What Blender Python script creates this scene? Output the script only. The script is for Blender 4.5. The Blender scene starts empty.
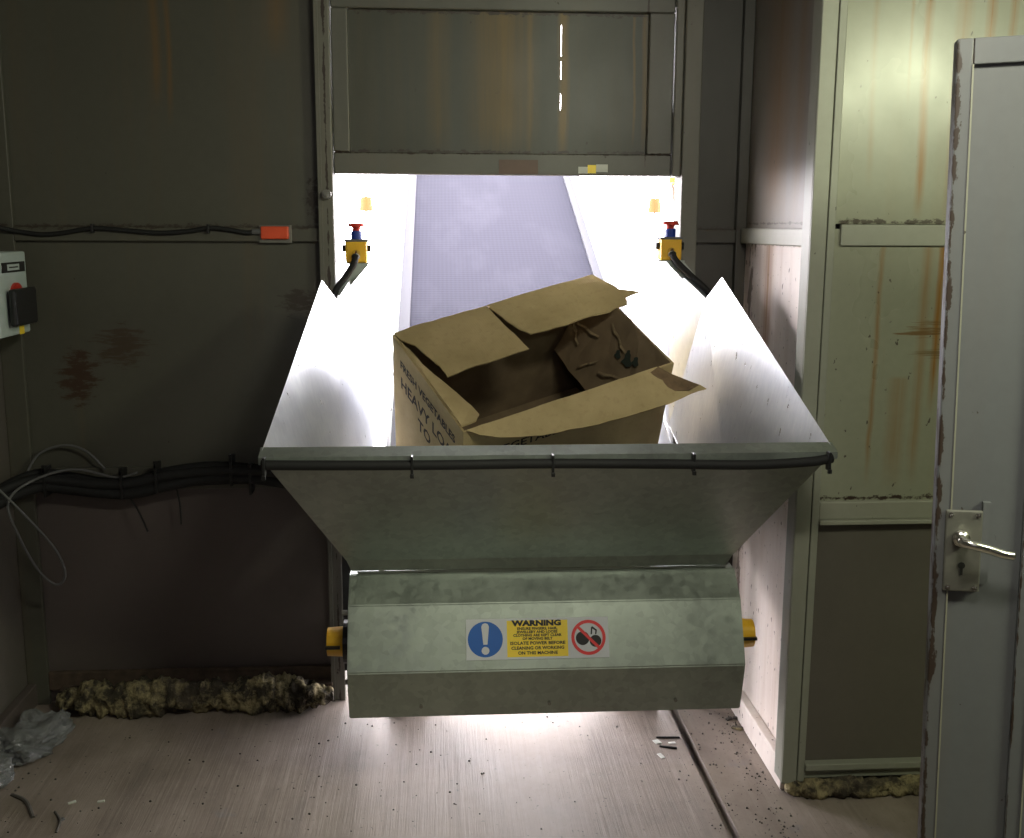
import bpy, bmesh, math, random
from mathutils import Vector, Matrix, noise
from math import radians as R, sin, cos, pi, atan
random.seed(7)
sc = bpy.context.scene
COL = sc.collection

# ------------------------------------------------------------------ camera
F = 1065.0
PITCH, YAW, ROLL = R(10.2), R(3.87), R(0.25)
EYE = Vector((0, 0, 1.6))
fw = Vector((sin(YAW)*cos(PITCH), cos(YAW)*cos(PITCH), -sin(PITCH)))
r0 = Vector((cos(YAW), -sin(YAW), 0)); u0 = r0.cross(fw)
rt = r0*cos(ROLL) + u0*sin(ROLL); up = -r0*sin(ROLL) + u0*cos(ROLL)
cd = bpy.data.cameras.new('camera'); cam = bpy.data.objects.new('camera', cd); COL.objects.link(cam)
cam.matrix_world = Matrix(((rt.x, up.x, -fw.x, 0), (rt.y, up.y, -fw.y, 0), (rt.z, up.z, -fw.z, EYE.z), (0, 0, 0, 1)))
cd.sensor_fit = 'HORIZONTAL'; cd.sensor_width = 36; cd.lens = F/1024*36; cd.clip_start = .05; cd.clip_end = 300
sc.camera = cam

# ------------------------------------------------------------------ light
w = bpy.data.worlds.new('overcast_sky'); sc.world = w; w.use_nodes = True
bg = w.node_tree.nodes['Background']
bg.inputs['Color'].default_value = (1.0, .95, .99, 1); bg.inputs['Strength'].default_value = 27.0

def area(name, loc, target, sx, sy, power, col, portal=False):
    l = bpy.data.lights.new(name, 'AREA'); l.shape = 'RECTANGLE'; l.size = sx; l.size_y = sy
    l.energy = power; l.color = col
    o = bpy.data.objects.new(name, l); COL.objects.link(o); o.location = loc
    o.rotation_euler = (Vector(target)-Vector(loc)).to_track_quat('-Z', 'Y').to_euler()
    if portal: l.cycles.is_portal = True
    return o
area('lamp_light', (1.98, .95, 2.235), (1.1, 2.2, .9), .55, .16, 27, (.95, 1.0, .68))
area('fill_light_overhead', (.6, 1.1, 2.36), (.45, 2.6, .9), .5, .12, 16, (1.0, .98, .80))  # added fill light for the box flap and hopper
area('doorway_portal', (.23, 3.58, .88), (.23, 0, .88), 1.12, 1.76, 1, (1, 1, 1), True)

area('added_window_portal', (.2, -1.63, 2.125), (.2, 3, 2.125), .6, .15, 1, (1, 1, 1), True)  # portal for the added rear opening

sc.view_settings.view_transform = 'Standard'; sc.view_settings.look = 'None'
sc.view_settings.gamma = 1; sc.view_settings.use_curve_mapping = False
sc.view_settings.exposure = 0.0
sc.cycles.use_denoising = True
sc.cycles.max_bounces = 10; sc.cycles.diffuse_bounces = 6; sc.cycles.glossy_bounces = 5
sc.cycles.sample_clamp_indirect = 6

# ------------------------------------------------------------------ materials
class NT:
    def __init__(s, name):
        s.m = bpy.data.materials.new(name); s.m.use_nodes = True; s.t = s.m.node_tree
        s.b = s.t.nodes['Principled BSDF']; s.tc = s.t.nodes.new('ShaderNodeTexCoord')
        s.xyz = None
    def new(s, k): return s.t.nodes.new(k)
    def lk(s, a, b): s.t.links.new(a, b)
    def sep(s):
        if s.xyz is None:
            n = s.new('ShaderNodeSeparateXYZ'); s.lk(s.tc.outputs['Object'], n.inputs[0]); s.xyz = n
        return s.xyz
    def noise(s, scale, mul=(1, 1, 1), detail=4, rough=.55, off=(0, 0, 0)):
        mp = s.new('ShaderNodeMapping'); mp.inputs['Scale'].default_value = mul; mp.inputs['Location'].default_value = off
        s.lk(s.tc.outputs['Object'], mp.inputs[0])
        n = s.new('ShaderNodeTexNoise'); n.inputs['Scale'].default_value = scale
        n.inputs['Detail'].default_value = detail; n.inputs['Roughness'].default_value = rough
        s.lk(mp.outputs[0], n.inputs['Vector']); return n.outputs['Fac']
    def vor(s, scale, mul=(1, 1, 1), out='Color'):
        mp = s.new('ShaderNodeMapping'); mp.inputs['Scale'].default_value = mul
        s.lk(s.tc.outputs['Object'], mp.inputs[0])
        n = s.new('ShaderNodeTexVoronoi'); n.inputs['Scale'].default_value = scale
        s.lk(mp.outputs[0], n.inputs['Vector']); return n.outputs[out]
    def math(s, op, a, b=None, c=None, clamp=False):
        n = s.new('ShaderNodeMath'); n.operation = op; n.use_clamp = clamp
        for i, v in enumerate((a, b, c)):
            if v is None: continue
            if isinstance(v, (int, float)): n.inputs[i].default_value = v
            else: s.lk(v, n.inputs[i])
        return n.outputs[0]
    def ramp(s, fac, lo, hi, a=0., b=1.):
        n = s.new('ShaderNodeMapRange'); n.clamp = True
        n.inputs['From Min'].default_value = lo; n.inputs['From Max'].default_value = hi
        n.inputs['To Min'].default_value = a; n.inputs['To Max'].default_value = b
        s.lk(fac, n.inputs['Value']); return n.outputs[0]
    def mix(s, fac, a, b):
        n = s.new('ShaderNodeMix'); n.data_type = 'RGBA'
        for v, i in ((fac, 0), (a, 6), (b, 7)):
            if isinstance(v, (int, float)): n.inputs[i].default_value = v
            elif isinstance(v, tuple): n.inputs[i].default_value = (*v, 1) if len(v) == 3 else v
            else: s.lk(v, n.inputs[i])
        return n.outputs[2]
    def set(s, name, v):
        i = s.b.inputs[name]
        if isinstance(v, tuple): i.default_value = (*v, 1) if len(v) == 3 else v
        elif isinstance(v, (int, float)): i.default_value = v
        else: s.lk(v, i)
    def bump(s, h, strength=.3, dist=.01):
        n = s.new('ShaderNodeBump'); n.inputs['Strength'].default_value = strength; n.inputs['Distance'].default_value = dist
        s.lk(h, n.inputs['Height']); s.lk(n.outputs[0], s.b.inputs['Normal'])

def plain(name, col, rough=.5, metal=0., var=.12, bump=0., scale=30):
    n = NT(name); f = n.noise(scale)
    d = tuple(c*(1-var*2) for c in col); l = tuple(min(1, c*(1+var)) for c in col)
    n.set('Base Color', n.mix(f, d, l)); n.set('Roughness', rough); n.set('Metallic', metal)
    if bump: n.bump(n.noise(scale*3), bump, .004)
    return n.m

def paint(name, base, streaks=(), dirt=.35, chip=.0, rough=.38, axis='X', lines=(), chipcol=(.035, .022, .016), general=.25, rustcol=(.21, .10, .02), vchips=(), spots=()):
    """glossy factory paint, grimy, with rust runs at given places, and chips down to brown steel"""
    n = NT(name); x = n.sep().outputs[axis]; z = n.sep().outputs['Z']
    big = n.noise(1.4, (1, 1, .7), 5, .6, (3.1, 0, 0)); fine = n.noise(45, (1, 1, 1), 3)
    c = n.mix(n.math('MULTIPLY', n.ramp(big, .4, .75), dirt), base, tuple(v*.55 for v in base))
    c = n.mix(n.ramp(fine, .35, .75, 0, .12), c, tuple(v*.5 for v in base))
    # faint vertical washes
    wash = n.noise(9, (1, 1, .05), 5, .65, (7.7, 2, 0))
    c = n.mix(n.math('MULTIPLY', n.ramp(wash, .53, .75), general), c, tuple(a*.45+b*.55 for a, b in zip(base, rustcol)))
    wob = n.math('MULTIPLY', n.math('SUBTRACT', n.noise(3, (.3, .3, 1), 3), .5), .03)
    xx = n.math('ADD', x, wob)
    grain = n.noise(25, (1.6, 1.6, .06), 4, .7)
    for (x0, wd, st, zt, zb) in streaks:
        g = n.math('SUBTRACT', 1., n.math('DIVIDE', n.math('ABSOLUTE', n.math('SUBTRACT', xx, x0)), wd), clamp=True)
        g = n.math('MULTIPLY', g, n.ramp(z, zb, zb+.12)); g = n.math('MULTIPLY', g, n.ramp(z, zt, zt+.01, 1, 0))
        g = n.math('MULTIPLY', g, n.ramp(grain, .25, .6, .35, 1.)); g = n.math('MULTIPLY', g, st*1.7, clamp=True)
        c = n.mix(g, c, rustcol)
    rag = n.noise(40, (1, 1, 1.5), 4, .7)
    for (z0, wd, st) in lines:   # ragged rust along a horizontal seam
        g = n.math('SUBTRACT', 1., n.math('DIVIDE', n.math('ABSOLUTE', n.math('SUBTRACT', z, z0)), wd), clamp=True)
        g = n.ramp(n.math('ADD', n.math('MULTIPLY', g, .42), rag), .80, .90, 0, st)
        c = n.mix(g, c, chipcol)
    for (x0, wd, st) in vchips:
        g = n.math('SUBTRACT', 1., n.math('DIVIDE', n.math('ABSOLUTE', n.math('SUBTRACT', x, x0)), wd), clamp=True)
        g = n.ramp(n.math('ADD', n.math('MULTIPLY', g, .45), n.noise(16, (1.5, 1.5, .7), 5, .7)), .86, .9, 0, st)
        c = n.mix(g, c, chipcol)
    for (x0, z0, rx, rz, mx, mz, st, colr) in spots:   # scrapes and smears where something rubbed the paint
        dx = n.math('DIVIDE', n.math('SUBTRACT', x, x0), rx); dz = n.math('DIVIDE', n.math('SUBTRACT', z, z0), rz)
        g = n.math('SUBTRACT', 1., n.math('ADD', n.math('MULTIPLY', dx, dx), n.math('MULTIPLY', dz, dz)), clamp=True)
        g = n.ramp(n.math('ADD', n.math('MULTIPLY', g, .45), n.noise(30, (mx, 1, mz), 4, .7)), .82, .92, 0, st)
        c = n.mix(g, c, colr)
    if chip:
        k = n.ramp(n.noise(60, (1, 1, .6), 3, .5, (5, 5, 5)), .755-chip*.07, .78-chip*.07, 0, .85)
        c = n.mix(k, c, chipcol)
    n.set('Base Color', c); n.set('Roughness', n.ramp(big, .3, .7, rough, rough+.15)); n.set('Specular IOR Level', .5)
    n.bump(n.noise(6, (1, 1, .5), 2), .12, .02)
    return n.m

CREAM = (.245, .25, .19)
GREYC = (.36, .35, .28)
M = {}
M['wall_left'] = paint('grimy_paint_left', (.12, .108, .097), dirt=.5, general=.15, lines=((1.592, .02, .7),), axis='Y')
M['wall_back'] = paint('grimy_paint_back', (.088, .085, .068), dirt=.45, general=.2, chip=.12, lines=((1.598, .022, .8), (.8, .012, .5)),
                       spots=((-1.17, 1.12, .12, .16, .5, 1.6, .9, (.045, .02, .01)), (-1.03, 1.22, .16, .12, .35, 2.2, .8, (.05, .028, .015)), (-.45, 1.36, .12, .08, .6, 2, .8, (.03, .018, .012)), (-.40, 1.68, .05, .12, 1, 1, .9, (.03, .02, .014))),
                       streaks=((-.87, .02, .35, 2.5, 1.95), (-.83, .012, .35, 2.5, 1.9), (-.5, .05, .3, 2.5, 2.1)))
M['wall_shade'] = paint('grimy_shaded_paint', (.045, .042, .036), dirt=.4, general=.1, lines=((1.598, .02, .7),))  # back-wall paint darkened to stand for the shade right of the hatch
M['wall_low'] = paint('brown_grimy_paint', (.11, .09, .084), dirt=.4, general=.1)
M['recess'] = paint('recess_wall_paint', (.76, .68, .63), dirt=.5, general=.8, chip=1.25, rustcol=(.30, .17, .09), axis='Y', vchips=((3.40, .10, .8),), chipcol=(.10, .06, .04), lines=((1.552, .012, .5), (1.612, .012, .7)),
                    streaks=((3.2, .12, .55, 2.5, 1.62), (3.22, .06, .7, 1.55, .9), (3.0, .05, .3, 2.5, 1.62)))
M['recess_up'] = paint('sooty_shaded_recess_paint', (.20, .18, .155), dirt=.5, general=.5, chip=.3, rustcol=(.20, .11, .05), axis='Y', lines=((1.615, .012, .7),), streaks=((3.2, .12, .5, 2.5, 1.62), (3.0, .05, .3, 2.5, 1.62)))  # soot, plus the weaker light high in the recess put into the base
M['panel'] = paint('cream_panel_paint', CREAM, dirt=.3, general=.3, chip=.7, rough=.22, spots=((1.30, 1.335, .12, .05, .15, 3.5, .85, (.13, .065, .015)), (1.32, 1.27, .13, .025, .12, 4, .7, (.12, .07, .02))), lines=((1.618, .02, .9), (.872, .02, 1.),),
                   streaks=((1.248, .016, .85, 2.5, 1.62), (1.205, .007, .4, 2.5, 1.9), (1.11, .012, .25, 2.3, 1.7), (1.165, .01, .5, 1.55, .9), (1.29, .02, .35, 1.55, .9), (1.33, .014, .8, 1.55, 1.1),
                            (1.34, .03, .5, 2.5, 1.62), (1.41, .018, .7, 2.5, 1.7), (1.47, .015, .6, 2.5, 1.7), (1.53, .03, .55, 2.5, 1.7), (1.235, .035, .35, 1.2, .88)))
M['column'] = paint('column_paint', (.25, .255, .21), dirt=.4, general=.1, chip=.2)
M['rail'] = paint('rail_paint', (.27, .27, .22), dirt=.4, general=.25, chip=.4)
M['frame'] = paint('gate_frame_paint', (.15, .145, .12), dirt=.6, general=.2, chip=.5, vchips=((-.352, .012, 1.),))
M['gate'] = paint('gate_paint', (.062, .064, .05), dirt=.3, general=.3, chip=.1, rustcol=(.155, .10, .03), lines=((1.838, .016, 1.), (2.262, .02, 1.)),
                  streaks=((.2, .13, .6, 2.4, 1.8), (.29, .012, .55, 2.4, 1.8), (.395, .022, .9, 2.4, 1.8), (.0, .05, .3, 2.4, 1.8), (.62, .006, .8, 2.4, 1.85), (.655, .012, .7, 2.4, 1.83)))
M['gate_frame'] = paint('gate_edge_paint', (.12, .118, .10), dirt=.5, general=.15, chip=.3, lines=((1.832, .012, 1.),), vchips=((.66, .012, 1.),))
M['door'] = paint('grey_door_paint', (.13, .135, .146), dirt=.25, general=.1, chip=.3, rough=.4, vchips=((.004, .02, 1.), (.028, .006, .8), (.158, .006, 1.)))
M['lowpanel'] = paint('dark_metal_panel', (.115, .103, .087), dirt=.9, general=.1, rough=.42, chip=.1)
M['rusty'] = plain('rusty_steel', (.11, .075, .055), .8, .2, .4, .6, 25)
def foam_mat():
    n = NT('crumbling_yellow_foam'); a = n.noise(16, (1, 1, 1), 6, .7); b = n.noise(7, (1, 1, 1), 4, .6, (4, 4, 4))
    c = n.mix(n.ramp(a, .44, .6), (.04, .032, .022), (.33, .275, .15)); c = n.mix(n.ramp(b, .5, .66, 0, .75), c, (.10, .08, .06))
    n.set('Base Color', c); n.set('Roughness', .95); n.bump(a, 1., .03); return n.m
M['foam'] = foam_mat()
M['dark'] = plain('black_rubber', (.008, .008, .009), .75, 0, .2)
M['blackplastic'] = plain('black_plastic', (.015, .015, .016), .35)
M['greywire'] = plain('grey_wire_sheath', (.12, .12, .125), .4)
M['yellow'] = plain('yellow_plastic', (.80, .45, .02), .4, 0, .06)
M['red'] = plain('red_plastic', (.55, .03, .015), .4)
M['redorange'] = plain('orange_red_plastic', (.75, .09, .03), .45)
M['orange'] = plain('orange_plastic', (.20, .045, .001), .8)
M['blue'] = plain('blue_plastic', (.01, .04, .30), .35)
M['switchgrey'] = plain('pale_grey_enclosure', (.48, .56, .55), .4, 0, .05)
M['chrome'] = plain('satin_chrome', (.75, .74, .70), .22, 1., .05)
M['steelplate'] = plain('scuffed_plate', (.24, .235, .21), .4, .55, .2)
M['keyhole'] = plain('keyhole_black', (.01, .01, .01), .8)
M['signwhite'] = plain('sign_white', (.66, .68, .72), .4, 0, .03)
M['signblue'] = plain('sign_blue', (.01, .12, .50), .4, 0, .03)
M['signyellow'] = plain('sign_yellow', (1., .72, .04), .4, 0, .03)
M['signred'] = plain('sign_red', (.80, .04, .04), .4, 0, .03)
M['ink'] = plain('black_ink', (.02, .02, .02), .6)
M['boxink'] = plain('faded_box_ink', (.045, .038, .03), .95)
M['tape'] = plain('brown_tape', (.12, .07, .05), .5)
M['paper'] = plain('scrap_paper', (.62, .63, .58), .7, 0, .1)
M['tube'] = plain('lamp_body', (.7, .7, .7), .4)
M['leaf'] = plain('leaf_green', (.30, .42, .05), .6, 0, .3)
M['stone'] = plain('grit', (.10, .09, .08), .9, 0, .4)
M['ground'] = plain('outdoor_concrete', (.24, .23, .225), .9, 0, .1, .3, 4)

def galv(name, base=(.62, .66, .60), rough=.36, metal=.85, brush=None, spangle=.16, bmp=.15, cv=1., rv=1., det=5):
    n = NT(name)
    v = n.vor(55); s1 = n.new('ShaderNodeSeparateColor'); n.lk(v, s1.inputs[0])
    cl = n.noise(5, (1, 1, 1), 6, .6); st = n.noise(10, brush or (1, 1, .25), det, .7, (2, 8, 1))
    f = n.math('ADD', n.math('MULTIPLY', s1.outputs[0], spangle), n.math('MULTIPLY', cl, .5)); f = n.math('ADD', f, n.math('MULTIPLY', st, .45))
    n.set('Base Color', n.mix(n.ramp(f, .3, .85), tuple(c*(1-.28*cv) for c in base), tuple(min(1, c*(1+.18*cv)) for c in base)))
    n.set('Metallic', metal)
    n.set('Roughness', n.ramp(n.math('ADD', n.math('MULTIPLY', s1.outputs[1], .3), n.math('MULTIPLY', st, .7)), .2, .8, rough-.08*rv, rough+.14*rv))
    n.bump(n.math('ADD', n.noise(3, (1, 1, 1), 2), n.math('MULTIPLY', st, .12)), bmp, .02)
    return n.m
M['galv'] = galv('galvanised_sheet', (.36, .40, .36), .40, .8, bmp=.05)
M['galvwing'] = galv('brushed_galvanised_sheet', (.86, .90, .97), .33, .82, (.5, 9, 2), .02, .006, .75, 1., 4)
M['galvcover'] = galv('galvanised_cover_sheet', (.375, .42, .365), .40, .85, bmp=.04)

def belt_mat():
    n = NT('ribbed_conveyor_rubber')
    wv = n.new('ShaderNodeTexWave'); wv.wave_type = 'BANDS'; wv.bands_direction = 'Y'; wv.inputs['Scale'].default_value = 14
    wv.inputs['Distortion'].default_value = .25; n.lk(n.tc.outputs['Object'], wv.inputs[0])
    wx = n.new('ShaderNodeTexWave'); wx.wave_type = 'BANDS'; wx.bands_direction = 'X'; wx.inputs['Scale'].default_value = 16
    n.lk(n.tc.outputs['Object'], wx.inputs[0])
    g = n.math('ADD', n.math('MULTIPLY', wv.outputs['Fac'], .6), n.math('MULTIPLY', wx.outputs['Fac'], .4))
    sm = n.noise(7, (1, .12, 1), 4)
    c = n.mix(g, (.009, .009, .014), (.0125, .0125, .020)); c = n.mix(n.ramp(sm, .5, .75, 0, .4), c, (.022, .022, .030)); n.set('Specular IOR Level', .08)
    n.set('Base Color', c); n.set('Roughness', .85); n.bump(g, .25, .002)
    return n.m
M['belt'] = belt_mat()
M['beltedge'] = plain('belt_edge_rubber', (.01, .01, .016), .8)

def card_mat():
    n = NT('corrugated_cardboard')
    fl = n.new('ShaderNodeTexWave'); fl.bands_direction = 'X'; fl.inputs['Scale'].default_value = 45; n.lk(n.tc.outputs['Object'], fl.inputs[0])
    cr = n.noise(6, (1, 1, 1), 6, .6); sp = n.noise(60, (1, 1, 1), 2)
    c = n.mix(n.ramp(cr, .3, .7), (.39, .305, .15), (.52, .41, .22)); c = n.mix(n.ramp(sp, .55, .8, 0, .3), c, (.28, .19, .09))
    n.set('Base Color', c); n.set('Roughness', .85); n.set('Specular IOR Level', .2)
    n.bump(n.math('ADD', n.math('MULTIPLY', fl.outputs['Fac'], .05), n.math('MULTIPLY', cr, 1.5)), .35, .008)
    return n.m
M['card'] = card_mat()
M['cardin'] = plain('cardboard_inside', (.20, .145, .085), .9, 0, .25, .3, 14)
M['cardply'] = plain('peeled_ply', (.28, .21, .12), .9, 0, .3, .4, 20)
M['cardtorn'] = plain('torn_cardboard_ply', (.20, .13, .07), .9, 0, .35, .7, 30)

def floor_mat():
    n = NT('brushed_concrete_deck')
    br = n.noise(70, (1, .02, 1), 5, .75); br2 = n.noise(16, (1, .05, 1), 5, .65, (3, 1, 0)); bl = n.noise(2.6, (1, .7, 1), 8, .72); sp = n.noise(60, (1, 1, 1), 3, .6); bd = n.noise(3.1, (1, .5, 1), 6, .7, (1, 7, 0))
    c = n.mix(n.ramp(bl, .32, .68), (.17, .136, .113), (.335, .28, .242))
    c = n.mix(n.math('MULTIPLY', n.ramp(br, .50, .72, 0, .38), n.ramp(bd, .35, .6)), c, (.40, .35, .31)); c = n.mix(n.ramp(br2, .52, .75, 0, .45), c, (.12, .10, .088))
    c = n.mix(n.ramp(bd, .55, .75, 0, .45), c, (.14, .115, .10))
    c = n.mix(n.ramp(sp, .66, .72, 0, .8), c, (.05, .045, .04))
    sm = n.noise(4.5, (1, 1, 1), 4, .6, (9, 4, 0)); c = n.mix(n.ramp(sm, .66, .8, 0, .5), c, (.14, .18, .24))
    n.set('Base Color', c); n.set('Roughness', n.ramp(bl, .3, .7, .5, .75)); n.set('Specular IOR Level', .35)
    n.bump(n.math('ADD', br, n.math('MULTIPLY', br2, .8)), .55, .004)
    return n.m
M['floor'] = floor_mat()

def film_mat():
    n = NT('clear_crumpled_film'); n.set('Base Color', (.55, .57, .6)); n.set('Roughness', .15)
    n.set('Transmission Weight', .75); n.set('Specular IOR Level', .8); n.bump(n.noise(25), .9, .02); return n.m
M['film'] = film_mat()
def emit(name, col, s):
    n = NT(name); n.set('Base Color', (.8, .8, .8)); n.set('Emission Color', col); n.set('Emission Strength', s); return n.m
M['glow'] = emit('fluorescent_tube', (.93, 1., .66), 9)

# ------------------------------------------------------------------ mesh helpers
def put(name, bm, mats, parent=None, world=True, origin=None, smooth=False):
    """one mesh object; verts are world coordinates, made local to the parent or to `origin`"""
    if not isinstance(mats, (list, tuple)): mats = [mats]
    off = Vector((0, 0, 0))
    if parent is not None and world: off = parent_world(parent)
    if origin == 'base':
        xs = [v.co for v in bm.verts]
        off = Vector(((min(p.x for p in xs)+max(p.x for p in xs))/2, (min(p.y for p in xs)+max(p.y for p in xs))/2, min(p.z for p in xs)))
    if off.length: bmesh.ops.translate(bm, verts=bm.verts, vec=-off)
    bmesh.ops.recalc_face_normals(bm, faces=bm.faces)
    me = bpy.data.meshes.new(name); bm.to_mesh(me); bm.free()
    for m in mats: me.materials.append(M[m] if isinstance(m, str) else m)
    if smooth:
        for p in me.polygons: p.use_smooth = True
    o = bpy.data.objects.new(name, me); COL.objects.link(o)
    if parent is not None: o.parent = parent
    elif origin == 'base': o.location = off
    return o
WLOC = {}
def parent_world(p):
    v = Vector((0, 0, 0))
    while p is not None: v += p.location; p = p.parent
    return v
def tag(o, label, cat, group=None, kind=None):
    o['label'] = label; o['category'] = cat
    if group: o['group'] = group
    if kind: o['kind'] = kind
    return o
def thing(name, loc, label, cat, group=None):
    o = bpy.data.objects.new(name, None); COL.objects.link(o); o.location = loc; o.empty_display_size = .1
    return tag(o, label, cat, group)
def struct(name, bm, m, parent=None):
    o = put(name, bm, m, parent)
    if parent is None: o['kind'] = 'structure'
    return o
def B(): return bmesh.new()
def box(bm, a, b, bev=.0, mi=0):
    x0, y0, z0 = (min(a[i], b[i]) for i in range(3)); x1, y1, z1 = (max(a[i], b[i]) for i in range(3))
    vs = [bm.verts.new(p) for p in ((x0,y0,z0),(x1,y0,z0),(x1,y1,z0),(x0,y1,z0),(x0,y0,z1),(x1,y0,z1),(x1,y1,z1),(x0,y1,z1))]
    fs = [bm.faces.new([vs[i] for i in f]) for f in ((0,3,2,1),(4,5,6,7),(0,1,5,4),(1,2,6,5),(2,3,7,6),(3,0,4,7))]
    for f in fs: f.material_index = mi
    if bev:
        es = list({e for f in fs for e in f.edges})
        bmesh.ops.bevel(bm, geom=es, offset=bev, segments=2, affect='EDGES', profile=.5, material=-1)
    return bm
def plate(bm, pts, th, mi=0):
    """flat or folded polygon given real thickness along its normal"""
    P = [Vector(p) for p in pts]; n = Vector((0, 0, 0))
    for i in range(len(P)): n += (P[i]-P[0]).cross(P[(i+1) % len(P)]-P[0])
    n.normalize(); h = n*th/2
    a = [bm.verts.new(p+h) for p in P]; b = [bm.verts.new(p-h) for p in P]
    fs = [bm.faces.new(a), bm.faces.new(b[::-1])]
    for i in range(len(P)):
        j = (i+1) % len(P); fs.append(bm.faces.new([a[j], a[i], b[i], b[j]]))
    for f in fs: f.material_index = mi
    return bm
def cyl(bm, p, q, r, seg=20, mi=0, r2=None, caps=True):
    p, q = Vector(p), Vector(q); d = (q-p).normalized(); a = d.orthogonal().normalized(); b = d.cross(a); r2 = r if r2 is None else r2
    A = [bm.verts.new(p+(a*cos(t)+b*sin(t))*r) for t in (2*pi*i/seg for i in range(seg))]
    Bv = [bm.verts.new(q+(a*cos(t)+b*sin(t))*r2) for t in (2*pi*i/seg for i in range(seg))]
    fs = [bm.faces.new([A[i], A[(i+1) % seg], Bv[(i+1) % seg], Bv[i]]) for i in range(seg)]
    if caps: fs += [bm.faces.new(A[::-1]), bm.faces.new(Bv)]
    for f in fs: f.material_index = mi
    return bm
def smooth_path(pts, n=8):
    P = [Vector(p) for p in pts]; P = [P[0]*2-P[1]]+P+[P[-1]*2-P[-2]]; out = []
    for i in range(1, len(P)-2):
        for k in range(n):
            t = k/n; a, b, c, d = P[i-1:i+3]
            out.append(.5*((2*b)+(c-a)*t+(2*a-5*b+4*c-d)*t*t+(3*b-a-3*c+d)*t**3))
    out.append(P[-2]); return out
def tube(bm, pts, r, seg=10, n=8, mi=0, flat=1.):
    P = smooth_path(pts, n) if n else [Vector(p) for p in pts]; rings = []; prev = None
    for i, p in enumerate(P):
        d = (P[min(i+1, len(P)-1)]-P[max(i-1, 0)]).normalized()
        a = (Vector((0, 0, 1)).cross(d) if prev is None else prev-d*prev.dot(d))
        if a.length < 1e-4: a = d.orthogonal()
        a.normalize(); prev = a; b = d.cross(a); rr = r(i/(len(P)-1)) if callable(r) else r
        rings.append([bm.verts.new(p+a*cos(t)*rr*flat+b*sin(t)*rr) for t in (2*pi*k/seg for k in range(seg))])
    for A, C in zip(rings, rings[1:]):
        for k in range(seg): bm.faces.new([A[k], A[(k+1) % seg], C[(k+1) % seg], C[k]]).material_index = mi
    bm.faces.new(rings[0][::-1]).material_index = mi; bm.faces.new(rings[-1]).material_index = mi
    return bm
def prism(bm, prof, x0, x1, mi=0, caps=True):
    """profile of (y,z) pulled along x"""
    a = [bm.verts.new((x0, y, z)) for y, z in prof]; b = [bm.verts.new((x1, y, z)) for y, z in prof]
    n = len(prof)
    for i in range(n): bm.faces.new([a[i], a[(i+1) % n], b[(i+1) % n], b[i]]).material_index = mi
    if caps: bm.faces.new(a[::-1]).material_index = mi; bm.faces.new(b).material_index = mi
    return bm
def write(bm, s, size, o, right, upv, mi=0, bold=0., align='LEFT', width=None, lift=.0004, space=1.):
    """real lettering laid on a plane"""
    c = bpy.data.curves.new('t', 'FONT'); c.body = s; c.size = size; c.align_x = align; c.offset = bold; c.resolution_u = 2; c.space_character = space
    t = bpy.data.objects.new('t', c); COL.objects.link(t)
    me = t.to_mesh(); xs = [v.co.x for v in me.vertices]
    sx = 1.
    if width and xs: sx = width/(max(xs)-min(xs))
    right, upv, o = Vector(right).normalized(), Vector(upv).normalized(), Vector(o); nn = right.cross(upv)
    vs = [bm.verts.new(o+right*v.co.x*sx+upv*v.co.y+nn*lift) for v in me.vertices]
    for p in me.polygons:
        try: bm.faces.new([vs[i] for i in p.vertices]).material_index = mi
        except ValueError: pass
    t.to_mesh_clear(); bpy.data.objects.remove(t); bpy.data.curves.remove(c)
def lumpy(bm, path, ry, rz, seed, seg=22, amp=.5, n=26, freq=26):
    P = smooth_path(path, n); L = len(P); rings = []
    for i, p in enumerate(P):
        d = (P[min(i+1, L-1)]-P[max(i-1, 0)]).normalized(); a = Vector((0, 0, 1)).cross(d).normalized(); b = Vector((0, 0, 1))
        e = min(1., 6*i/L+.15, 6*(L-1-i)/L+.15)**.5; ring = []
        for k in range(seg):
            t = 2*pi*k/seg; q = p+a*cos(t)*ry*e+b*(sin(t)*rz*e)
            h = (noise.fractal(Vector((q.x*freq, q.y*freq+seed, q.z*freq)), .7, 2.2, 5)-abs(noise.noise(Vector((q.x*38, q.y*38+seed, q.z*38))))*.9)*amp+.1
            h += noise.noise(Vector((q.x*6, seed, 0)))*.35
            q = p+(a*cos(t)*ry*e+b*sin(t)*rz*e)*(1+h); q.z = max(q.z, .001); ring.append(bm.verts.new(q))
        rings.append(ring)
    for A, C in zip(rings, rings[1:]):
        for k in range(seg): bm.faces.new([A[k], A[(k+1) % seg], C[(k+1) % seg], C[k]])
    bm.faces.new(rings[0][::-1]); bm.faces.new(rings[-1]); return bm

# ------------------------------------------------------------------ the room
XL, XR, YB, YP, ZC = -1.40, 1.00, 3.50, 2.78, 2.50
# floor: two slabs and the joint between them
bm = B(); G0, G1 = .760, .788
box(bm, (XL-.1, -1.6, -.12), (G0, YB+.05, 0)); box(bm, (G1, -1.6, -.12), (2.7, YB+.05, 0)); box(bm, (G0-.01, -1.6, -.12), (G1+.01, YB+.05, -.04))
struct('floor', bm, 'floor')
bm = B(); box(bm, (-30, YB+.05, -.14), (30, 45, -.01)); struct('ground_outside', bm, 'ground')
bm = B(); box(bm, (-30, -45, -.14), (30, -1.6, -.01)); struct('ground_rear', bm, 'ground')
bm = B(); box(bm, (XL-.1, -1.7, ZC), (2.7, YB+.08, ZC+.08)); struct('ceiling', bm, 'wall_low')
bm = B(); box(bm, (-2.5, YB+.08, 1.92), (3.2, 4.2, 1.97)); struct('sky_block_overhang', bm, 'column')  # unseen overhang added outside to keep steep sky off the box lid
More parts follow.
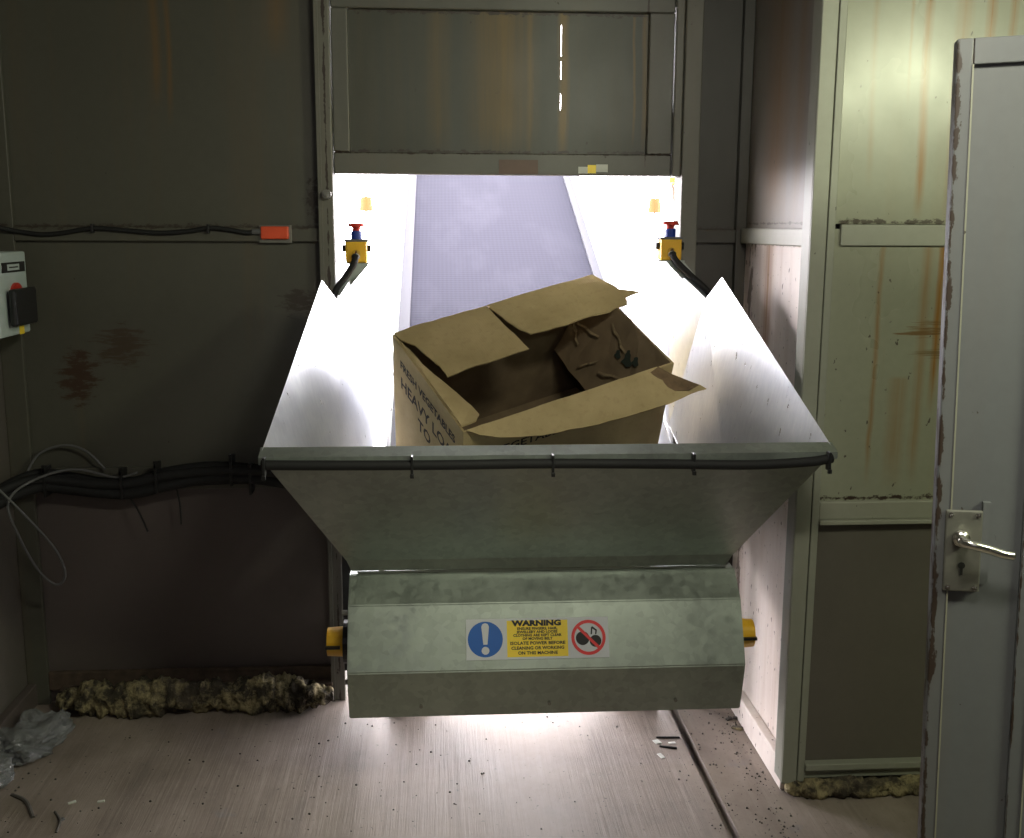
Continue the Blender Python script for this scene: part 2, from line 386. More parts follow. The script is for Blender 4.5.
# left wall, its sheets and rails
bm = B(); box(bm, (XL-.08, -1.6, 0), (XL, YB, ZC)); wl = struct('wall_left', bm, 'wall_left')
bm = B(); box(bm, (XL, 1.4, 0), (XL+.03, YB-.001, .075), .004); struct('baseboard_left', bm, 'wall_low')
bm = B()
for a, b in ((1.55, 1.595),): box(bm, (XL, 0, a), (XL+.02, YB-.03, b), .003)
struct('trim_1', bm, 'wall_back')
# back wall left of the hatch
bm = B(); box(bm, (XL, YB, .80), (-.376, YB+.06, ZC)); struct('wall_back', bm, 'wall_back')
bm = B(); box(bm, (XL, YB+.004, 0), (-.376, YB+.06, .80)); struct('wall_back_lower', bm, 'wall_low')['kind'] = 'structure'
bm = B(); box(bm, (XL, YB-.02, 0), (XL+.07, YB, ZC), .003); struct('trim_2', bm, 'wall_back')
bm = B(); box(bm, (XL+.07, YB-.022, 1.552), (-.376, YB, 1.596), .003); struct('trim_3', bm, 'wall_back')
bm = B(); box(bm, (XL+.07, YB-.016, .745), (-.376, YB, .82), .003); struct('trim_4', bm, 'wall_back')
bm = B(); box(bm, (XL+.07, YB-.02, .05), (-.376, YB, .115), .004); box(bm, (XL+.12, YB-.06, .06), (-.376, YB-.02, .07), .002); struct('baseboard_back', bm, 'rusty')
# above the hatch and right of it
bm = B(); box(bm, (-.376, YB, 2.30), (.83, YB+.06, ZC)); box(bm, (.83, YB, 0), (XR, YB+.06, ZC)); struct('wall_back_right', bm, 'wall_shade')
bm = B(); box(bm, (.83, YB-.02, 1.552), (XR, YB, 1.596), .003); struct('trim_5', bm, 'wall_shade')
# posts of the hatch
bm = B(); box(bm, (-.376, YB-.045, 0), (-.333, YB+.06, ZC), .004); box(bm, (-.38, YB-.05, 0), (-.368, YB-.045, ZC)); struct('trim_6', bm, 'frame')
bm = B(); box(bm, (.776, YB-.045, 0), (.832, YB+.06, ZC), .004); struct('trim_7', bm, 'frame')
bm = B(); box(bm, (.748, YB-.03, 1.764), (.775, YB+.05, ZC), .004); struct('trim_8', bm, 'frame')
# recess side wall
bm = B(); box(bm, (XR, YP, 0), (XR+.02, YB, 1.60)); struct('wall_recess', bm, 'recess')
bm = B(); box(bm, (XR, YP, 1.60), (XR+.02, YB, ZC)); struct('wall_recess_upper', bm, 'recess_up')
bm = B(); box(bm, (XR-.022, YP+.01, 1.552), (XR, YB-.04, 1.600), .003); struct('trim_9', bm, 'rail')
bm = B(); box(bm, (XR-.022, YP+.01, .755), (XR, YB-.04, .83), .003); struct('trim_10', bm, 'recess')
bm = B(); box(bm, (XR-.03, YP+.005, 0), (XR, YB, .085), .004); struct('baseboard_recess', bm, 'recess')
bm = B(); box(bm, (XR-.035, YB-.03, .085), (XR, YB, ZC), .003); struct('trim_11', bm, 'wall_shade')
# column at the corner
bm = B(); box(bm, (.962, YP-.03, .04), (1.004, YP-.022, ZC), .002); box(bm, (1.010, YP-.022, .04), (1.03, YP, ZC), .002)
box(bm, (.962, YP-.0215, .04), (.970, YP+.04, ZC), .002); box(bm, (.9705, YP-.0215, .04), (1.0035, YP-.001, ZC)); struct('trim_12', bm, 'column')
# right-hand panels facing the room
bm = B(); box(bm, (1.02, YP-.012, 1.612), (2.7, YP+.04, ZC), .003); box(bm, (1.03, YP-.006, .86), (2.7, YP+.03, 1.60)); struct('wall_right_front', bm, 'panel')
bm = B(); box(bm, (1.03, YP-.002, .09), (2.7, YP+.03, .86)); struct('wall_right_front_lower', bm, 'lowpanel')
bm = B(); box(bm, (1.048, YP-.016, 1.556), (2.6, YP, 1.6115), .003); struct('trim_13', bm, 'column')
bm = B(); box(bm, (1.03, YP-.02, .815), (2.6, YP, .865), .003); box(bm, (1.03, YP-.034, .803), (2.6, YP, .815), .002); struct('trim_14', bm, 'rail')
bm = B(); box(bm, (1.004, YP-.012, .045), (2.6, YP+.03, .075), .002); box(bm, (1.03, YP-.03, .075), (2.6, YP+.03, .095), .003); struct('trim_15', bm, 'column')
bm = B(); box(bm, (2.62, -1.6, 0), (2.7, YP+.3, ZC)); struct('wall_right', bm, 'panel')
# rear wall
W0, W1, V0, V1 = -.1, .5, 2.05, 2.2
bm = B(); box(bm, (XL-.08, -1.6, 0), (2.7, -1.52, V0)); box(bm, (XL-.08, -1.6, V0), (W0, -1.52, V1)); box(bm, (W1, -1.6, V0), (2.7, -1.52, V1)); box(bm, (XL-.08, -1.6, V1), (2.7, -1.52, ZC)); struct('wall_rear', bm, 'wall_low')
bm = B(); box(bm, (W0, -1.57, V0), (W1, -1.53, V0+.025), .003); box(bm, (W0, -1.57, V1-.025), (W1, -1.53, V1), .003); box(bm, ((W0+W1)/2-.012, -1.57, V0+.025), ((W0+W1)/2+.012, -1.53, V1-.025), .003); struct('added_window_1', bm, 'rail')  # unseen opening added as fill, for the shine on the tail cover

bm = B(); box(bm, (1.006, YP+.035, 0), (2.7, YP+.12, ZC)); struct('wall_right_back', bm, 'wall_low')

# ------------------------------------------------------------------ sliding hatch above the opening (door_1)
d1 = bpy.data.objects.new('door_1', None); COL.objects.link(d1); d1.location = (.2, YB, 1.765); d1['kind'] = 'structure'
GX0, GX1 = -.331, .745
bm = B(); box(bm, (-.28, YB+.008, 1.82), (.3875, YB+.02, 2.28)); box(bm, (.39, YB+.008, 1.82), (.70, YB+.02, 2.28))
for a, b in ((1.82, 1.97), (2.02, 2.065), (2.12, 2.135), (2.23, 2.28)): box(bm, (.3875, YB+.008, a), (.39, YB+.02, b))
o = put('hatch_panel', bm, 'gate', d1, world=False); o.location = -d1.location
bm = B(); box(bm, (GX0, YB-.02, 1.765), (GX1, YB+.03, 1.832), .004); box(bm, (GX0, YB-.02, 2.265), (GX1, YB+.03, 2.34), .004)
box(bm, (GX0, YB-.02, 1.832), (-.28, YB+.03, 2.265), .004); box(bm, (.665, YB-.02, 1.832), (GX1, YB+.03, 2.265), .004)
o = put('hatch_frame', bm, 'gate_frame', d1, world=False); o.location = -d1.location
bm = B(); box(bm, (.475, YB-.0215, 1.772), (.502, YB-.02, 1.798)); put('yellow_label', bm, 'signyellow', d1)
bm = B(); box(bm, (.19, YB-.0218, 1.768), (.315, YB-.0198, 1.812)); put('brown_tape_patch', bm, 'tape', d1)
bm = B(); box(bm, (.445, YB-.0212, 1.771), (.475, YB-.02, 1.792)); box(bm, (.502, YB-.0212, 1.776), (.54, YB-.02, 1.80)); put('label_scrap', bm, 'paper', d1)
bm = B(); cyl(bm, (-.352, YB-.075, 1.70), (-.352, YB-.045, 1.70), .014, 16); cyl(bm, (-.352, YB-.085, 1.70), (-.352, YB-.075, 1.70), .008, 6)
o = tag(put('frame_bolt', bm, 'steelplate', origin='base'), 'round steel bolt head on the left post of the hatch', 'bolt')

# ------------------------------------------------------------------ open door at the right edge (door_2)
d2 = bpy.data.objects.new('door_2', None); COL.objects.link(d2); d2.location = (.966, 1.898, .002); d2.rotation_euler = (0, R(-1.57), R(-17)); d2['kind'] = 'structure'
DW, DH = .76, 1.93
bm = B(); box(bm, (0, 0, 0), (.028, .04, DH), .003); box(bm, (.028, 0, DH-.045), (DW, .04, DH), .002); box(bm, (.028, 0, 0), (DW, .04, .06), .002)
box(bm, (.156, .002, .06), (.186, .04, DH-.045), .002); box(bm, (DW-.03, 0, .06), (DW, .04, DH-.045), .002)
box(bm, (.028, .012, .06), (.156, .03, DH-.045)); box(bm, (.186, .012, .06), (DW-.03, .03, DH-.045))
put('door_leaf', bm, 'door', d2, world=False)
bm = B()
for x in (.028, .184): box(bm, (x-.0015, -.0015, .07), (x+.0015, .002, DH-.045))
put('worn_edge_bead', bm, 'rail', d2, world=False)
bm = B(); box(bm, (.018, -.006, .915), (.084, .0, 1.075), .003); hp = put('lock_plate', bm, 'steelplate', d2, world=False)
bm = B(); cyl(bm, (.050, -.0075, .967), (.050, -.0055, .967), .0065, 16); box(bm, (.0475, -.0075, .948), (.0525, -.0055, .967)); put('keyhole', bm, 'keyhole', hp, world=False)
for x, z in ((.027, 1.066), (.075, 1.066), (.027, .924), (.075, .924)):
    bm = B(); cyl(bm, (x, -.009, z), (x, -.005, z), .0045, 12); box(bm, (x-.004, -.0095, z-.0006), (x+.004, -.009, z+.0006)); put('screw', bm, 'chrome', hp, world=False)
bm = B(); cyl(bm, (.046, -.018, 1.022), (.046, -.005, 1.022), .0155, 20); cyl(bm, (.046, -.045, 1.022), (.046, -.018, 1.022), .0095, 16)
tube(bm, [(.044, -.045, 1.023), (.060, -.052, 1.021), (.09, -.050, 1.013), (.112, -.050, 1.006), (.132, -.047, 1.002)], lambda t: .0098-.001*t, 12)
put('door_handle', bm, 'chrome', d2, world=False, smooth=True)
bm = B(); box(bm, (.084, -.002, .93), (.098, .013, 1.09)); put('paint_edged_backing', bm, 'door', d2, world=False)

# ------------------------------------------------------------------ belt-feeding machine
mc = thing('conveyor_feeder', (.285, 2.9, 0), 'galvanised feed hopper and inclined belt conveyor passing out through the hatch opening', 'conveyor')
SL = .39
bz = lambda y: .55+SL*(y-2.9)
BX0, BX1, YE = -.165, .755, 8.2
# belt (object built with its own running direction)
bm = B()
prism(bm, [(2.88, bz(2.88)), (YE, bz(YE)), (YE+.05, bz(YE)-.08), (YE, bz(YE)-.16), (2.88, bz(2.88)-.16), (2.80, bz(2.8)-.08)], BX0, BX1)
o = put('belt', bm, 'belt', mc)
for x0, x1 in ((BX0-.012, BX0+.035), (BX1-.035, BX1+.012)):
    bm = B(); prism(bm, [(2.9, bz(2.9)+.012), (YE, bz(YE)+.012), (YE, bz(YE)-.004), (2.9, bz(2.9)-.004)], x0, x1); put('belt_edge_seal', bm, 'beltedge', mc)
# side frames + skirts
for sx, x in ((-1, BX0-.014), (1, BX1+.004)):
    xo = x+sx*.014
    bm = B(); prism(bm, [(2.86, bz(2.86)-.01), (YE, bz(YE)-.01), (YE, bz(YE)-.17), (2.86, bz(2.86)-.17)], min(x, xo), max(x, xo)); put('side_frame', bm, 'galv', mc)
    xs = x+sx*.003
    bm = B(); prism(bm, [(2.86, bz(2.86)), (YE, bz(YE)), (YE, bz(YE)+.16), (3.75, bz(3.75)+.16), (3.5, bz(3.5)+.15), (2.95, bz(2.95)+.10)], min(x, xs), max(x, xs))
    for k in range(9):
        y = 3.05+k*.24; cyl(bm, (x-sx*.004, y, bz(y)+.07), (x, y, bz(y)+.07), .006, 8, 1)
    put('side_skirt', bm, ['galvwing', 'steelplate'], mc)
# hopper
XLr, XRr, YR, ZR = -.433, .971, 2.50, 1.065
fl, fr = (-.24, 2.83, .68), (.79, 2.83, .68)
bm = B(); plate(bm, [(-.427, 2.513, 1.055), (.963, 2.513, 1.055), (.815, 2.83, .70), (-.262, 2.83, .70)], .004)
plate(bm, [(-.262, 2.83, .70), (.815, 2.83, .70), (.80, 2.845, .665), (-.25, 2.845, .665)], .004); hf = put('hopper_front', bm, 'galv', mc)
bm = B()
prism(bm, [(YR, ZR-.004), (YR+.042, ZR+.012), (YR+.044, ZR+.010), (YR+.005, ZR-.008), (YR+.004, ZR-.022), (YR, ZR-.022)], XLr, XRr)
put('rim_flange', bm, 'galv', mc)
def meet(px, py, a, b, c):
    """where a sight line meets the plane of three points of the sheet"""
    a, b, c = Vector(a), Vector(b), Vector(c); n = (b-a).cross(c-a); d = fw+rt*((px-512)/F)+up*((419-py)/F)
    return tuple(EYE+d*((a-EYE).dot(n)/d.dot(n)))
def wing(s):
    # s=0 left, 1 right: corner, apex, notch, inner ends
    if s == 0: c, a, n, i, b, e, g = (-.430, 2.512, 1.064), (-.359, 3.3, 1.44), (-.3146, 3.30, 1.379), (-.27, 3.47, 1.46), (-.262, 2.83, .70), (-.21, 3.47, .95), (-.20, 2.9, .72)
    else: c, a, n, i, b, e, g = (.966, 2.512, 1.064), (.878, 3.3, 1.45), (.830, 3.30, 1.384), (.752, 3.47, 1.48), (.815, 2.83, .70), (.762, 3.47, .95), (.785, 2.9, .72)
    a = meet(*((322, 280) if s == 0 else (722, 277)), c, b, n)
    bm = B()
    x2 = -.30 if s == 0 else .768; j, k = (x2, 3.75, 1.45), (x2, 3.75, .95)
    T = [(c, b, n), (c, n, a), (b, e, n), (b, g, e), (n, e, i), (i, e, k), (i, k, j)]
    V = {}
    def v(p):
        if p not in V: V[p] = bm.verts.new(p)
        return V[p]
    for t in T: bm.faces.new([v(p) for p in t])
    bmesh.ops.solidify(bm, geom=list(bm.faces), thickness=.003)
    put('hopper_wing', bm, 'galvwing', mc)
wing(0); wing(1)
# slot ledge and screws between hopper and cover
bm = B(); box(bm, (-.235, 2.85, .655), (.80, 2.97, .661)); box(bm, (-.22, 2.86, .672), (.79, 2.866, .69)); 
for k in range(7):
    x = -.17+k*.15; cyl(bm, (x, 2.862, .661), (x, 2.862, .668), .008, 6)
put('clamp_ledge', bm, 'galv', mc)
# tail cover
CX0, CX1 = -.256, .827
prof = [(3.06, .655), (2.85, .652), (2.775, .588), (2.70, .425), (2.735, .28), (3.06, .28)]
bm = B(); prism(bm, prof, CX0, CX1); bmesh.ops.bevel(bm, geom=[e for e in bm.edges], offset=.003, segments=2, affect='EDGES')
for k in range(3): cyl(bm, (-.06+k*.35, 2.716, .318), (-.06+k*.35, 2.728, .318), .005, 8, 1)
cv = put('tail_cover', bm, ['galvcover', 'steelplate'], mc)
# shaft ends
for s, x in ((-1, CX0), (1, CX1)):
    bm = B(); cyl(bm, (x, 2.88, .445), (x+s*.022, 2.88, .445), .062 if s < 0 else .04, 24); put('shaft_flange', bm, 'blackplastic', mc)
    bm = B(); cyl(bm, (x+s*.018, 2.88, .445), (x+s*.068, 2.88, .445), .043, 24, 0, .040); box(bm, (x+s*.03, 2.83, .441), (x+s*.07, 2.842, .449), 0, 1)
    put('shaft_cap', bm, ['yellow', 'blackplastic'], mc, smooth=False)
    for by, bzz in ((2.80, .56 if s < 0 else .37), (2.84, .545 if s > 0 else .34)):
        bm = B(); cyl(bm, (x, by, bzz), (x+s*.018, by, bzz), .008, 8); put('cover_bolt', bm, 'steelplate', mc)
# legs outside and a cross tie
for x in (-.17, .60):
    bm = B(); box(bm, (x-.03, 3.37, .0), (x+.13, 3.43, bz(3.37)-.16), .004); put('leg', bm, 'galv', mc)
for x in (-.17, .60):
    bm = B(); box(bm, (x-.03, 4.2, -.01), (x+.13, 4.28, bz(4.2)-.17), .004); put('leg', bm, 'galv', mc)
for x0, x1 in ((-.326, -.245),):
    bm = B(); prism(bm, [(3.36, .15), (3.36, .70), (3.42, .74), (3.43, .15)], x0, x1); put('bearing_bracket', bm, 'dark', mc)
# cable under the rim with its ties
bm = B(); tube(bm, [(-.425, 2.494, 1.044), (-.3, 2.489, 1.043), (.0, 2.488, 1.041), (.25, 2.488, 1.042), (.55, 2.486, 1.038), (.75, 2.485, 1.034), (.9, 2.488, 1.040), (.955, 2.494, 1.047)], .012, 10); put('rim_cable', bm, 'dark', mc, smooth=True)
for x in (-.418, -.07, .267, .61, .945):
    bm = B(); box(bm, (x-.003, 2.476, 1.018), (x+.003, 2.500, 1.064), .001); box(bm, (x-.0045, 2.472, 1.012), (x+.0045, 2.482, 1.022), .001); put('cable_tie', bm, 'blackplastic', mc)
# emergency stops on their arms, one each side of the opening
def estop(x, y, z, s, tip):
    e = bpy.data.objects.new('emergency_stop', None); COL.objects.link(e); e.parent = mc; e.location = Vector((x, y, z))-mc.location
    bm = B(); box(bm, (x-.034, y-.03, z), (x+.034, y+.03, z+.072), .006); put('stop_housing', bm, 'yellow', e)
    bm = B(); box(bm, (x-.037, y-.032, z+.066), (x+.037, y+.032, z+.074), .002); put('housing_lid', bm, 'greywire', e)
    bm = B(); cyl(bm, (x, y, z+.072), (x, y, z+.100), .018, 18); put('blue_collar', bm, 'blue', e)
    bm = B(); cyl(bm, (x, y, z+.098), (x, y, z+.112), .011, 18, 0, .014); cyl(bm, (x, y, z+.112), (x, y, z+.124), .028, 22, 0, .024); put('mushroom_button', bm, 'red', e)
    for k in (-1, 1):
        bm = B(); cyl(bm, (x+k*.034, y, z+.045), (x+k*.045, y, z+.045), .012, 12); put('blanking_plug', bm, 'blackplastic', e)
    bm = B(); cyl(bm, (x, y-.045, z+.02), (x, y-.03, z+.03), .013, 14); put('cable_gland', bm, 'chrome', e)
    bm = B(); box(bm, (x-.045, y-.03, z-.004), (x+.045, y+.035, z), .001); d = Vector(tip)-Vector((x, y, z))
    plate(bm, [(x-.03*s+.01, y-.03, z-.002), (x+.03*s+.01, y-.03, z-.002), Vector(tip)+Vector((.02, 0, .0)), Vector(tip)+Vector((-.015, 0, -.01))], .004); put('bracket_arm', bm, 'galv', e)
    bm = B(); tx, ty, tz = tip
    tube(bm, [(x, y-.040, z+.022), (x+(tx-x)*.12, y-.055, z-.005), (x+(tx-x)*.55, y-.05, z+(tz-z)*.45), (tx, ty-.02, tz+.015), (tx+(tx-x)*.3, ty-.02, tz-.04)], .0105, 10); put('conduit', bm, 'dark', e, smooth=True)
estop(-.264, 3.46, 1.487, 1, (-.325, 3.41, 1.39))
estop(.740, 3.44, 1.498, 1, (.858, 3.41, 1.385))
# amber side lights further up, outside
for x in (-.335, 1.0):
    bm = B(); cyl(bm, (x, 5., 1.67), (x, 5., 1.735), .032, 16, 0, .024); put('amber_marker', bm, 'orange', mc)
    bm = B(); box(bm, (x-.004, 4.996, bz(5)-.12), (x+.004, 5.004, 1.67)); box(bm, (min(x, BX1+.05 if x > .3 else x), 4.99, bz(5)-.12), (max(x, x if x > .3 else BX0-.05), 5.01, bz(5)-.10)); put('marker_bracket', bm, 'galvwing', mc)
# warning sign on the cover front
pA, pB = Vector((0, 2.775, .588)), Vector((0, 2.70, .425)); uu = (pA-pB).normalized(); nn = Vector((1, 0, 0)).cross(uu); nn = nn if nn.y < 0 else -nn
def on(x, t, lift=.0): 
    p = pB+uu*t+nn*(.0005+lift); return Vector((x, p.y, p.z))
Lc = (pA-pB).length
sx0, sx1, st0, st1 = .063, .452, .028, .137
bm = B()
for k in range(1):
    plate(bm, [on(sx0, st0, .0006), on(sx1, st0, .0006), on(sx1, st1, .0006), on(sx0, st1, .0006)], .001)
sg = put('warning_sign', bm, 'signwhite', mc)
def disc(bm, cx, ct, r, lift, mi=0, r_in=0, seg=48):
    o = [bm.verts.new(on(cx+cos(2*pi*k/seg)*r, ct+sin(2*pi*k/seg)*r, lift)) for k in range(seg)]
    if r_in:
        i = [bm.verts.new(on(cx+cos(2*pi*k/seg)*r_in, ct+sin(2*pi*k/seg)*r_in, lift)) for k in range(seg)]
        for k in range(seg): bm.faces.new([o[k], o[(k+1) % seg], i[(k+1) % seg], i[k]]).material_index = mi
    else: bm.faces.new(o).material_index = mi
def poly(bm, pts, lift, mi=0): bm.faces.new([bm.verts.new(on(x, t, lift)) for x, t in pts]).material_index = mi
tc = (st0+st1)/2
bm = B(); c0 = sx0+.052; disc(bm, c0, tc, .0475, .0014)
poly(bm, [(c0-.0055, tc-.014), (c0+.0055, tc-.014), (c0+.0105, tc+.034), (c0+.007, tc+.041), (c0, tc+.0435), (c0-.007, tc+.041), (c0-.0105, tc+.034)], .0018, 1); disc(bm, c0, tc-.030, .0105, .0018, 1)
put('mandatory_symbol', bm, ['signblue', 'signwhite'], sg)
bm = B(); y0, y1 = sx0+.111, sx0+.277
poly(bm, [(y0, st0+.006), (y1, st0+.006), (y1, st1-.006), (y0, st1-.006)], .0014)
ym = (y0+y1)/2
rows = [('WARNING', .020, .0935, .136), ('ENSURE FINGERS, HAIR,', .0095, .0825, .110), ('JEWELLERY AND LOOSE', .0095, .0735, .112), ('CLOTHING ARE KEPT CLEAR', .0095, .0645, .132), ('OF MOVING BELT', .0095, .0555, .082),
        ('ISOLATE POWER BEFORE', .0115, .0430, .150), ('CLEANING OR WORKING', .0115, .0300, .144), ('ON THIS MACHINE', .0115, .0170, .108)]
for s, sz, t, wd in rows:
    write(bm, s, sz, on(ym-wd/2, st0+t-.0045, .0016), (1, 0, 0), uu, 1, .0004 if sz < .02 else .0012, 'LEFT', wd, .0002)
put('warning_text_panel', bm, ['signyellow', 'ink'], sg)
bm = B(); c2 = sx1-.0555
disc(bm, c2-.016, tc-.002, .0185, .0014, 1, 0, 28); disc(bm, c2+.019, tc-.010, .016, .0014, 1, 0, 28)
poly(bm, [(c2+.006, tc+.008), (c2+.010, tc+.008), (c2+.012, tc+.028), (c2+.008, tc+.028)], .0015, 1); poly(bm, [(c2+.009, tc+.025), (c2+.022, tc+.016), (c2+.024, tc+.020), (c2+.011, tc+.030)], .0015, 1)
poly(bm, [(c2+.018, tc+.008), (c2+.022, tc+.008), (c2+.024, tc+.019), (c2+.020, tc+.019)], .0015, 1)
disc(bm, c2, tc, .047, .0018, 0, .0385); k = .7071
poly(bm, [(c2-.041*k-.004*k, tc+.041*k-.004*k), (c2+.041*k-.004*k, tc-.041*k-.004*k), (c2+.041*k+.004*k, tc-.041*k+.004*k), (c2-.041*k+.004*k, tc+.041*k+.004*k)], .0019, 0)
put('prohibition_symbol', bm, ['signred', 'ink'], sg)

# ------------------------------------------------------------------ cardboard box lying in the hopper
bxm = Matrix(((.903, -.430, .010), (.368, .760, -.535), (.222, .487, .845)))
Wd, Dp, Hh = .707, .481, .47
b0 = Vector((.061, 2.879, 1.044))-bxm @ Vector((0, 0, Hh))
cb = thing('cardboard_box', b0, 'large open brown cardboard box with torn flaps tipped inside the metal hopper', 'box')
cb.rotation_euler = bxm.to_quaternion().to_euler()
T = .006
def bput(n, bm, m, p=None): return put(n, bm, m, p or cb, world=False)
bm = B()
box(bm, (0, 0, 0), (Wd, T, Hh)); box(bm, (0, Dp-T, 0), (Wd, Dp, Hh)); box(bm, (0, T, 0), (T, Dp-T, Hh)); box(bm, (Wd-T, T, 0), (Wd, Dp-T, Hh)); box(bm, (T, T, 0), (Wd-T, Dp-T, T))
body = bput('box_body', bm, 'card')
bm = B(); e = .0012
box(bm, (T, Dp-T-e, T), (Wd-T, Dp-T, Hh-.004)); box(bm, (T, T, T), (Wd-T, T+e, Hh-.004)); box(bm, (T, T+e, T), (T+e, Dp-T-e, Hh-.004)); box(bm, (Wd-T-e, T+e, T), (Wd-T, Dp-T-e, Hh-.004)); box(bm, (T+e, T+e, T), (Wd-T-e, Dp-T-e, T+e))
bput('shade_liner', bm, 'cardin')  # added plates: browner inside board, darkened further for the shade in the box
def flap(pts, name, m='card', sub=2, wig=.003, th=.005):
    bm = B(); P = [Vector(p) for p in pts]
    f = bm.faces.new([bm.verts.new(p) for p in P]); bmesh.ops.triangulate(bm, faces=[f]); bmesh.ops.subdivide_edges(bm, edges=bm.edges, cuts=sub, use_grid_fill=True)
    for v in bm.verts: v.co += Vector((noise.noise(v.co*31), noise.noise(v.co*27+Vector((3, 1, 5))), noise.noise(v.co*12+Vector((7, 7, 7)))*1.4))*wig
    bmesh.ops.solidify(bm, geom=list(bm.faces), thickness=th)
    return bput(name, bm, m)
H = Hh
# back flap, torn in two
flap([(.004, Dp-.004, H+.004), (.10, Dp, H+.006), (.20, Dp, H+.006), (.322, Dp, H+.006), (.325, .40, H+.004), (.333, .32, H+.003), (.342, .243, H-.002), (.27, .240, H), (.16, .238, H), (.066, .232, H-.004), (.064, .28, H), (.048, .33, H+.002), (.04, .40, H+.002), (.012, .44, H+.003)], 'flap')
flap([(.325, Dp, H+.008), (.45, Dp, H+.010), (.60, Dp, H+.010), (.712, Dp, H+.010), (.735, .42, H+.012), (.752, .372, H+.013), (.792, .325, H+.018), (.748, .330, H+.010), (.73, .296, H+.008), (.69, .300, H+.006), (.66, .288, H+.008), (.60, .300, H+.004), (.52, .290, H+.006), (.44, .296, H+.002), (.378, .298, H+.004), (.36, .33, H+.006), (.345, .375, H+.006), (.335, .42, H+.006)], 'flap')
# front flap folded outwards and drooping
zf = lambda y: H+.002+y*.42
flap([(.01, .002, H+.002), (.10, .0, H+.004), (.30, .0, H+.004), (.50, .0, H+.004), (.60, .0, H+.006), (.642, .0, H+.006), (.668, -.03, zf(-.03)), (.70, -.055, zf(-.05)), (.745, -.092, zf(-.085)), (.757, -.108, zf(-.10)), (.73, -.104, zf(-.10)), (.70, -.102, zf(-.11)), (.62, -.110, zf(-.105)), (.52, -.108, zf(-.108)), (.42, -.103, zf(-.10)), (.33, -.094, zf(-.094)), (.25, -.084, zf(-.08)), (.16, -.066, zf(-.07)), (.09, -.045, zf(-.05)), (.04, -.022, zf(-.03))], 'flap', sub=3)
bm = B(); plate(bm, [(.612, -.012, H+.0065), (.645, -.004, H+.010), (.672, -.036, zf(-.03)+.008), (.74, -.092, zf(-.09)+.008), (.70, -.098, zf(-.09)+.007), (.655, -.084, zf(-.08)+.006), (.628, -.052, zf(-.05)+.006)], .002); bput('torn_ply', bm, 'cardtorn')
# left flap folded in
flap([(.004, .02, H+.003), (.004, .15, H+.003), (.004, .30, H+.003), (.004, .44, H+.003), (.018, .40, H-.006), (.022, .32, H-.010), (.045, .24, H-.014), (.062, .17, H-.016), (.075, .10, H-.014), (.074, .05, H-.008), (.05, .022, H)], 'flap')
# right flap hanging inside
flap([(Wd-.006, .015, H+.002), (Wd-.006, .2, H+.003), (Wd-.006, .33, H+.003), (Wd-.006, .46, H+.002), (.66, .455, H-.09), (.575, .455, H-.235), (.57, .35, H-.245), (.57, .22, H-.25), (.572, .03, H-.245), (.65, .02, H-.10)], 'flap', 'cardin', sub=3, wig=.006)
qx = lambda t: Wd-.006-t*.135; qz = lambda t: H-.245*t
for y, t, l, a in ((.10, .50, .07, .5), (.17, .30, .06, -.4), (.25, .62, .05, .9), (.30, .40, .07, .2), (.36, .66, .05, -.7)):
    bm = B(); P = [Vector((qx(t+l*k*1.5*sin(a))-.007-.006*(k % 2), y+l*cos(a)*k/2, qz(t+l*k*1.5*sin(a))+.006)) for k in range(5)]
    for p, q in zip(P, P[1:]): plate(bm, [p+Vector((.002, 0, .004)), q+Vector((.002, .002, .003)), q+Vector((-.003, 0, -.003)), p+Vector((-.002, .002, -.004))], .001)
    bput('torn_ply_strip', bm, 'cardply')
bm = B()
for (t, y, r) in ((.33, .150, .020), (.27, .118, .014), (.36, .195, .013), (.26, .16, .010)):
    vs = [bm.verts.new((qx(t-sin(0))-.010+cos(an)*r*.48*(1+.25*cos(3*an)), y+sin(an)*r*(1+.35*sin(3*an)), qz(t)+cos(an)*r*.87*(1+.25*cos(3*an)))) for an in (2*pi*k/22 for k in range(22))]
    bm.faces.new(vs)
bput('smudged_stamp', bm, plain('dark_green_stamp_ink', (.022, .032, .024), .9))
# printing
def left_text(s, size, y, z, wd):
    bm = B(); write(bm, s, size, (0, y, z), (0, -1, 0), (0, 0, 1), 0, .0016, 'LEFT', wd, .0008); bput('printed_text', bm, 'boxink')
left_text('FRESH VEGETABLES', .040, .425, H-.085, .375); left_text('HEAVY LOAD', .062, .425, H-.165, .40); left_text('TO', .062, .30, H-.235, .09)
bm = B(); write(bm, 'VEGETABLES', .040, (.10, 0, H-.128), (1, 0, 0), (0, 0, 1), 0, .0008, 'LEFT', .26, .0008)
bput('printed_text', bm, 'boxink')

# ------------------------------------------------------------------ electrical bits on the walls
iso = thing('isolator_switch', (XL, 3.29, 1.26), 'pale grey wall isolator switch box with black rotary handle', 'switch')
bm = B(); box(bm, (XL, 3.17, 1.275), (XL+.13, 3.40, 1.522), .006); put('enclosure', bm, 'switchgrey', iso)
bm = B(); box(bm, (XL+.13, 3.21, 1.462), (XL+.1315, 3.385, 1.492)); box(bm, (XL+.1315, 3.25, 1.468), (XL+.1322, 3.34, 1.486), 0, 1)
box(bm, (XL+.1322, 3.262, 1.475), (XL+.1325, 3.328, 1.479)); put('name_label', bm, ['ink', 'switchgrey'], iso)
bm = B(); cyl(bm, (XL+.13, 3.30, 1.385), (XL+.138, 3.30, 1.385), .046, 28); put('red_rotary_plate', bm, 'red', iso)
bm = B(); cyl(bm, (XL+.132, 3.30, 1.36), (XL+.145, 3.30, 1.36), .04, 22); box(bm, (XL+.140, 3.215, 1.305), (XL+.162, 3.385, 1.415), .008); put('rotary_handle', bm, 'blackplastic', iso)
